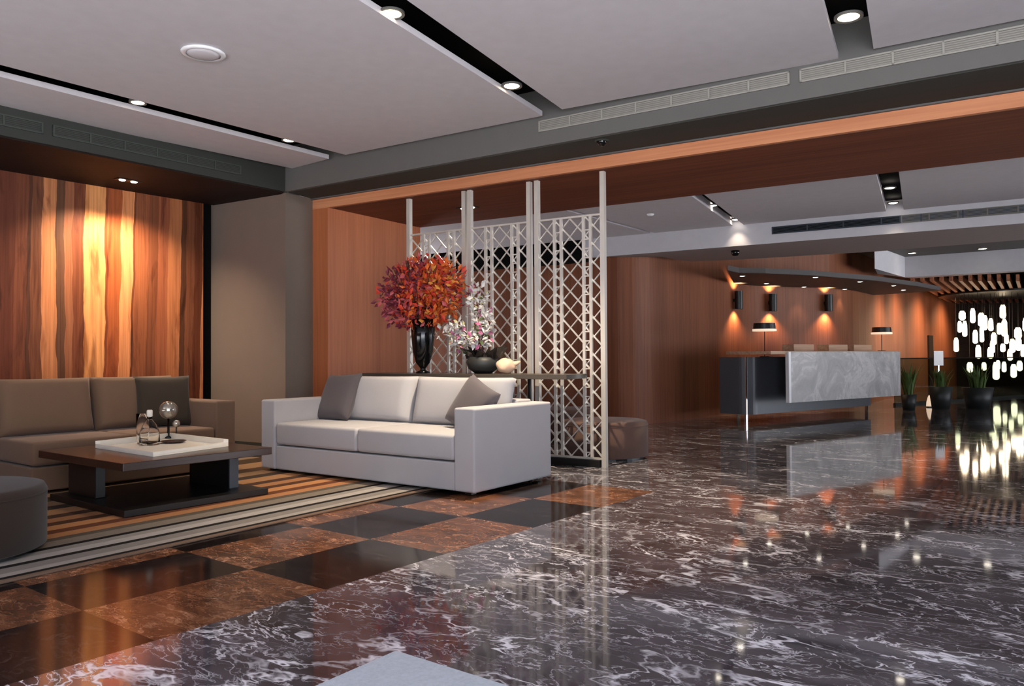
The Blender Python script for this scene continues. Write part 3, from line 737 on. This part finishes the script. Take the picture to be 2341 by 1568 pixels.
petal.pick = lambda p: random.choices((0, 1, 2, 3), (.72, .08, .14, .06))[0]
mesh_obj('blossoms', leafmesh(420, petal, .07), OM, e)['kind'] = 'stuff'
def blade(i):
    a = random.uniform(0, 2*PI); return Vector((.08*math.cos(a), .08*math.sin(a), .13)), Vector((math.cos(a), math.sin(a), .8)), random.uniform(.7, 1.2)
blade.pick = lambda p: 0
mesh_obj('leaves', leafmesh(26, blade, .2), [leafmat('orchid_leaf_dark', (54, 46, 40))], e)
np_ = cons_pt(1156, -.27)
bm = bmesh.new(); b = bmesh.new(); bmesh.ops.create_icosphere(b, subdivisions=3, radius=.085)
for vv in b.verts: vv.co *= 1+.10*math.sin(vv.co.x*50)*math.sin(vv.co.z*44)
bmesh.ops.scale(b, vec=(1.1, .8, .9), verts=b.verts); merge(bm, b, Matrix.Translation((0, 0, .077)))
b = bmesh.new(); bmesh.ops.create_cone(b, cap_ends=True, segments=14, radius1=.035, radius2=.012, depth=.09); merge(bm, b, Matrix.Translation((.10, 0, .10)) @ Matrix.Rotation(1.2, 4, 'Y'))
o = mesh_obj('shell_ornament', bm, flat('pale_shell', (224, 190, 162), .5), None, np_); smooth(o)
tag(o, 'rounded pale shell-like ornament on the console right of the orchid bowl', 'ornament')

# ------------------------------------------------------------------ reception counter
ca, cb = G(1805, 970), G(2060, 946); cdv = (cb-ca).normalized(); crz = math.atan2(cdv.y, cdv.x); cL = (cb-ca).length
zb_, zt_ = .325, 1.12
ce = empty('reception_counter', ca, crz, 'reception counter with a grey stone front over a charcoal base, below the wall sconces', 'counter')
mesh_obj('stone_front', box(.06, cL, 0, .035, zb_, zt_-.012, .002, 1), M['stone'], ce)
mesh_obj('side_panel', box(0, .06, 0, .06, zb_, zt_-.012, .002, 1), M['white'], ce)
mesh_obj('worktop', box(-.40, cL, .036, .86, zt_-.05, zt_, .002, 1), M['timber'], ce)
# base cabinet, set back, curved at its left end
bw = []
la = G(1712, 968)-ca; l0 = la.dot(cdv); l1 = la.dot(Vector((-cdv.y, cdv.x, 0)))
l1 = max(l1, .05)
for i in range(9):
    a = PI/2*i/8; bw.append((l0+.25-.25*math.sin(a)*0-.25*math.cos(PI/2-a), l1+.25-.25*math.cos(PI/2-a+0)*0-.25*math.cos(a)))
rr = .22; arc = [(l0+rr-rr*math.cos(PI/2*i/8), l1+rr-rr*math.sin(PI/2*i/8)) for i in range(9)]
pb = arc + [(cL-.12, l1), (cL-.12, l1+.55), (l0, l1+.55)]
mesh_obj('base_cabinet', prism(pb, .13, 1.03), M['deskdark'], ce)
for x, y in ((l0+.06, l1+.10), (cL-.16, l1+.06)):
    mesh_obj('leg', box(x-.02, x+.02, y-.02, y+.02, 0, .13), M['chrome'], ce)
mesh_obj('edge_strip', box(l0+.012, l0+.034, l1+.05, l1+.07, .13, 1.03), M['chrome'], ce)
def onc(px, depth, z, py=800):
    # place at a distance behind the counter face
    n = Vector((-cdv.y, cdv.x, 0)); kk = (ca+n*depth).dot(n); d = ray(px, py); k = kk/d.dot(n); return Vector((d.x*k, d.y*k, z))
for (x0, x1, nm) in ((1815, 1861, 'leftmost of the three'), (1895, 1938, 'middle one of the three'), (1952, 1993, 'rightmost of the three')):
    a, b = onc(x0, .5, zt_), onc(x1, .5, zt_); w = (b-a).length
    e = empty('desk_screen', a, crz, 'low pale timber privacy box on the reception worktop, '+nm, 'desk divider', 'pale boxes on the reception counter')
    mesh_obj('front_board', box(0, w, 0, .02, 0.0, .115, .002, 1), M['timber'], e)
    mesh_obj('side_board', box(0, .02, .0202, .22, 0.0, .115, .002, 1), M['timber'], e)
    mesh_obj('side_board', box(w-.02, w, .0202, .22, 0.0, .115, .002, 1), M['timber'], e)
for (px, py, w, nm) in ((1748, 749, .36, 'left desk lamp with a wide flat black shade at the end of the counter'), (2016, 757, .36, 'right desk lamp with a flat black shade above the stone counter')):
    Y = 12.55 if px < 1900 else 14.6
    pos = onc(px, .42 if px > 1900 else .3, 0); zc = (EYE+ray(px, py)*(pos.y/ray(px, py).y)).z
    zb2 = zt_ if px > 1900 else 1.03
    e = empty('desk_lamp', (pos.x, pos.y, zb2), 0, nm, 'lamp')
    hz = zc-zb2
    smooth(mesh_obj('base', lathe([(0, .012), (.07, .012), (.075, 0), (0, 0)], 24), M['lampblack'], e))
    bm = bmesh.new(); tube(bm, (0, 0, .012), (0, 0, hz), .006); mesh_obj('stem', bm, M['brownd'], e)
    mesh_obj('lamp_shade', lathe([(0, hz+.07), (w/2-.02, hz+.07), (w/2-.012, hz-.02), (w/2-.016, hz-.02), (w/2-.024, hz+.06), (0, hz+.06)], 32), M['lampblack'], e)
    mesh_obj('diffuser', lathe([(0, hz-.06), (w/2, hz-.055), (w/2, hz-.021), (0, hz-.021)], 32), M['glowlamp'], e)
# sconces on the wood wall
def on_wall(px, py):
    best = None; d = ray(px, py)
    for (ax, ay), (bx, by) in zip(W_L, W_L[1:]):
        ex, ey = bx-ax, by-ay; det = ex*(-d.y)+d.x*ey
        if abs(det) < 1e-9: continue
        t_ = ((-ax)*(-d.y)+d.x*(-ay))/det; s_ = (ex*(-ay)-ey*(-ax))/det
        if -.001 <= t_ <= 1.001 and s_ > 0 and (best is None or s_ < best[0]): best = (s_, Vector((ex, ey, 0)).normalized())
    s_, dr = best; return EYE+d*s_, dr
for px, y0, y1, nm in ((1677, 666, 707, 'black cylinder wall sconce glowing up and down, leftmost of three'), (1758, 673, 712, 'black cylinder wall sconce glowing up and down, middle of three above the counter'), (1885, 674, 712, 'black cylinder wall sconce glowing up and down, rightmost of three')):
    p, dr = on_wall(px, (y0+y1)/2); nrm = Vector((dr.y, -dr.x, 0))
    hgt = (y1-y0)*p.y/F; r = .075
    c = p+nrm*(r+.03)
    e = empty('wall_sconce', c, math.atan2(dr.y, dr.x), nm, 'wall light', None)
    mesh_obj('shade', lathe([(r-.008, -hgt/2), (r, -hgt/2), (r, hgt/2), (r-.008, hgt/2), (r-.008, -hgt/2)], 28), M['lampblack'], e)
    mesh_obj('bracket', box(-.02, .02, r, r+.032, -.03, .03), M['lampblack'], e)
    mesh_obj('bulb', lathe([(.001, -.06), (r-.02, -.05), (r-.02, .05), (.001, .06)], 16), M['led'], e)
    for s in (-1, 1):
        q_ = c+Vector((0, 0, s*(hgt/2+.0)))
        spot(q_, q_+Vector((0, 0, s))-nrm*.16, 70, 110, (1, .56, .26), .9, .03)
# detectors, cameras
p = G(465, 119, ZC)
e = empty('ceiling_speaker', (p.x, p.y, ZC), 0, 'shallow round white speaker on the ceiling panel at upper left', 'speaker')
smooth(mesh_obj('ring', lathe([(.115, -.002), (.145, -.002), (.15, -.012), (.135, -.022), (.115, -.02)], 40), M['white'], e))
smooth(mesh_obj('grille', lathe([(0, -.032), (.08, -.028), (.114, -.016), (.114, -.001), (0, -.001)], 40), M['panel'], e))
p = G(1376, 320, ZU)
e = empty('dome_camera', (p.x, p.y, ZU), 0, 'small dark dome camera under the grey beam at the portal edge', 'security camera')
smooth(mesh_obj('dome', lathe([(0, -.055)]+[(.045*math.sin(PI/2*i/8), -.012-.043*math.cos(PI/2*i/8)) for i in range(1, 9)]+[(.045, -.001)], 28), M['black'], e))
smooth(mesh_obj('mount', lathe([(.047, -.001), (.065, -.001), (.065, -.014), (.047, -.018)], 28), M['greyd'], e))
p = G(1487, 489, ZF)
tag(smooth(mesh_obj('smoke_detector', lathe([(0, -.03), (.03, -.028), (.045, -.012), (.048, -.001), (0, -.001)], 24), M['white'], None, (p.x, p.y, ZF))), 'tiny white smoke detector on the lobby ceiling panel', 'smoke detector')
p = G(1681, 573, 2.58); yl = pfrom(p)[1]; p = p+PN*max(0, 4.36-yl)
tag(smooth(mesh_obj('dome_camera', lathe([(0, -.08), (.04, -.075), (.06, -.04), (.062, -.001), (0, -.001)], 24), M['black'], None, (p.x, p.y, 2.5815))), 'black dome camera under the lobby beam above the reception', 'security camera')

# ------------------------------------------------------------------ chandelier of glowing glass capsules, far right
caps = [(870, 530, 62, 90), (895, 660, 44, 150), (845, 640, 40, 110), (975, 530, 48, 140), (1060, 570, 62, 130), (1095, 600, 50, 140), (1155, 620, 44, 120), (1275, 490, 58, 130), (1240, 660, 46, 110), (1290, 650, 52, 170), (1425, 705, 66, 110), (810, 820, 46, 135), (1000, 740, 46, 130), (1065, 710, 40, 160),
        (1185, 760, 50, 120), (1030, 890, 50, 130), (1150, 900, 54, 110), (1170, 840, 44, 120), (1275, 850, 46, 80), (1370, 830, 52, 130), (1345, 920, 46, 110), (1430, 810, 56, 130), (945, 1045, 58, 100), (1085, 1035, 44, 80), (1205, 1080, 62, 170), (1225, 1020, 40, 90), (1285, 1040, 42, 100), (1380, 1080, 56, 130), (1440, 1030, 52, 100),
        (1310, 760, 40, 100), (1480, 880, 50, 120), (1500, 620, 50, 130), (1540, 760, 56, 150), (1580, 900, 50, 120), (1530, 1040, 48, 110), (1620, 700, 50, 130), (1660, 860, 50, 130), (1600, 1010, 46, 110), (1700, 780, 50, 120), (1320, 1370-60, 40, 60)]
cc = D(2330, 690, 22)
che = empty('chandelier', (cc.x, cc.y, 2.75), 0, 'large cluster chandelier of glowing glass capsules at the right edge', 'chandelier')
mesh_obj('ceiling_plate', lathe([(0, 0), (2.0, 0), (2.0, -.04), (0, -.04)], 40), M['lampblack'], che)
wires = bmesh.new()
for i, (cx, cy, cw, chh) in enumerate(caps[:-1]):
    px, py = 2000+cx*.2296, 600+cy*.2296; Y = 22+random.uniform(-1.3, 1.3)
    p = D(px, py, Y); r = cw*.2296/2*Y/F*.98; h = chh*.2296/2*Y/F*1.05
    prof = [(0, -h)]+[(r*math.sin(PI/2*k/5), -h+r-r*math.cos(PI/2*k/5)) for k in range(1, 6)]+[(r*.95, h*.55), (r*.55, h), (0, h)]
    smooth(mesh_obj('glass_capsule', lathe(prof, 14), M['glowtube'], che, (p.x-cc.x, p.y-cc.y, p.z-2.75)))
    tube(wires, (p.x-cc.x, p.y-cc.y, p.z-2.75+h), (p.x-cc.x, p.y-cc.y, -.04), .006, 4)
mesh_obj('wires', wires, M['lampblack'], che)
# ------------------------------------------------------------------ planters and glass rail by the far wall
def planter(px, py, r, h, ph, label, seed, nb=46):
    random.seed(seed); p = G(px, py)
    e = empty('planter', (p.x, p.y, 0), 0, label, 'potted plant')
    smooth(mesh_obj('pot', lathe([(0, 0), (r*.72, 0), (r, h), (r*.93, h), (r*.7, h*.86), (0, h*.86)], 28), M['pot'], e))
    bm = bmesh.new()
    for i in range(nb):
        a = random.uniform(0, 2*PI); lean = random.uniform(.05, .45); L = ph*random.uniform(.6, 1.05)
        d = Vector((math.cos(a), math.sin(a), 0)); s = Vector((-d.y, d.x, 0))*.022
        b0 = d*random.uniform(0, r*.5)+Vector((0, 0, h*.85)); m = b0+d*lean*L*.4+Vector((0, 0, L*.6)); t_ = b0+d*lean*L+Vector((0, 0, L))
        v_ = [bm.verts.new(x) for x in (b0-s*.5, b0+s*.5, m+s, m-s, t_)]
        bm.faces.new((v_[0], v_[1], v_[2], v_[3])); bm.faces.new((v_[3], v_[2], v_[4]))
    mesh_obj('leaves', bm, leafmat('spiky_leaf', (92, 116, 58)), e)['kind'] = 'stuff'
planter(2151, 936, .21, .44, .42, 'spiky green plant in a dark round pot left of the chandelier', 3)
planter(2236, 936, .27, .42, .48, 'spiky green plant in a wide dark pot below the chandelier', 5)
planter(2078, 938, .14, .30, .62, 'dark leafy plant in a pot just right of the reception counter', 8, 60)
# rail
ra0, ra1 = G(2068, 930), G(2420, 905)
rdv = (ra1-ra0).normalized(); rL = (ra1-ra0).length
e = empty('glass_balustrade', ra0+Vector((0, .4, 0)), math.atan2(rdv.y, rdv.x), 'low glass balustrade behind the planters right of the counter', 'railing')
mesh_obj('glass_panel', box(0, rL, 0, .012, .05, .96), M['railglass'], e)
mesh_obj('handrail', box(0, rL, -.015, .03, .96, .985), M['brownd'], e)
mesh_obj('base_channel', box(0, rL, -.02, .035, 0, .05), M['greyd'], e)
# lantern and sign
p = G(2125, 931)
e = empty('floor_lantern', (p.x, p.y, 0), 0, 'small glowing white lantern on the floor left of the planters', 'lantern')
mesh_obj('base', lathe([(0, 0), (.05, 0), (.05, .02), (0, .02)], 20), M['lampblack'], e)
smooth(mesh_obj('glass', lathe([(0, .0201), (.06, .0201), (.055, .10), (.03, .20), (.012, .24), (0, .24)], 20), M['glowlamp'], e))
p = G(2147, 925); 
e = empty('sign_stand', (p.x, p.y, 0), 0, 'white notice board on a slim stand behind the left planter', 'sign')
mesh_obj('board', box(-.10, .10, -.012, .012, .82, 1.13, .003, 1), M['white'], e)
mesh_obj('pole', box(-.012, .012, -.008, .008, .02, .8195), M['chrome'], e)
mesh_obj('foot', lathe([(0, 0), (.14, 0), (.14, .02), (0, .02)], 24), M['chrome'], e)
p, dr = on_wall(2125, 800)
o = mesh_obj('wall_panel', box(-.28, .28, -.05, -.001, .0, 1.62), M['brownd'], None, (p.x, p.y, 0), math.atan2(dr.y, dr.x))
tag(o, 'narrow dark panel on the timber wall left of the chandelier', 'wall panel')
p = D(1688, 912, 14.0)
o = mesh_obj('floor_marker', box(-.03, .03, -.02, .02, 0, .52, .003, 1), M['ventl'], None, (p.x, p.y, 0)); tag(o, 'slim pale upright post at the left foot of the reception counter', 'post')

# ------------------------------------------------------------------ lights
pw_ = G(293, 413, ZU-.012)
def wpt(px, z): 
    tt = wall_t(px); return W0+WD*tt+Vector((0, 0, z))
twin(293, 412, ZU-.012, 'pair of small spotlights in the dark soffit above the timber wall', WD, (wpt(150, -.3), wpt(330, -.3)), 160, 116, (1, .76, .52))
twin(1069, 474, 2.82, 'pair of small spotlights in the portal soffit above the foliage', PA, (cons_pt(985, -.1), cons_pt(1150, -.1)), 45, 80, (1, .84, .64))
# daylight comes through the open glazed front behind the camera
W = bpy.data.worlds.new('daylight'); S.world = W; W.use_nodes = True
wt = W.node_tree; bg = wt.nodes['Background']
tc = wt.nodes.new('ShaderNodeTexCoord'); sx3 = wt.nodes.new('ShaderNodeSeparateXYZ'); wt.links.new(tc.outputs['Generated'], sx3.inputs[0])
cr_ = wt.nodes.new('ShaderNodeValToRGB'); mr = wt.nodes.new('ShaderNodeMapRange'); mr.inputs[1].default_value = -.12; mr.inputs[2].default_value = .12
wt.links.new(sx3.outputs[2], mr.inputs[0]); wt.links.new(mr.outputs[0], cr_.inputs[0])
cr_.color_ramp.elements[0].color = (.95, .96, 1.0, 1); cr_.color_ramp.elements[1].color = (.20, .235, .29, 1)   # added bright lower half uplights the ceiling, dimmer sky above
wt.links.new(cr_.outputs[0], bg.inputs['Color']); bg.inputs['Strength'].default_value = 11.5
# warm lamps of the far lobby
for loc, pw, a in (((9.3, 17.6, 2.3), 160, 130), ((10.6, 19.3, 2.6), 260, 130), ((12.4, 21.6, 2.6), 300, 130), ((14.4, 24.1, 2.6), 300, 130)):
    spot(loc, (loc[0]-.9, loc[1]+.7, 1.0), pw, a, (1, .64, .36), 1.0, .08)
S.view_settings.view_transform = 'Standard'; S.view_settings.look = 'None'
S.view_settings.gamma = 1.0; S.view_settings.use_curve_mapping = False
S.view_settings.exposure = 0.0
S.cycles.max_bounces = 12; S.cycles.diffuse_bounces = 3; S.cycles.glossy_bounces = 3; S.cycles.transmission_bounces = 12; S.cycles.use_adaptive_sampling = True; S.cycles.adaptive_threshold = .04; S.cycles.adaptive_min_samples = 20
S.cycles.use_denoising = True; S.cycles.sample_clamp_indirect = 4
S.cycles.caustics_reflective = False; S.cycles.caustics_refractive = False
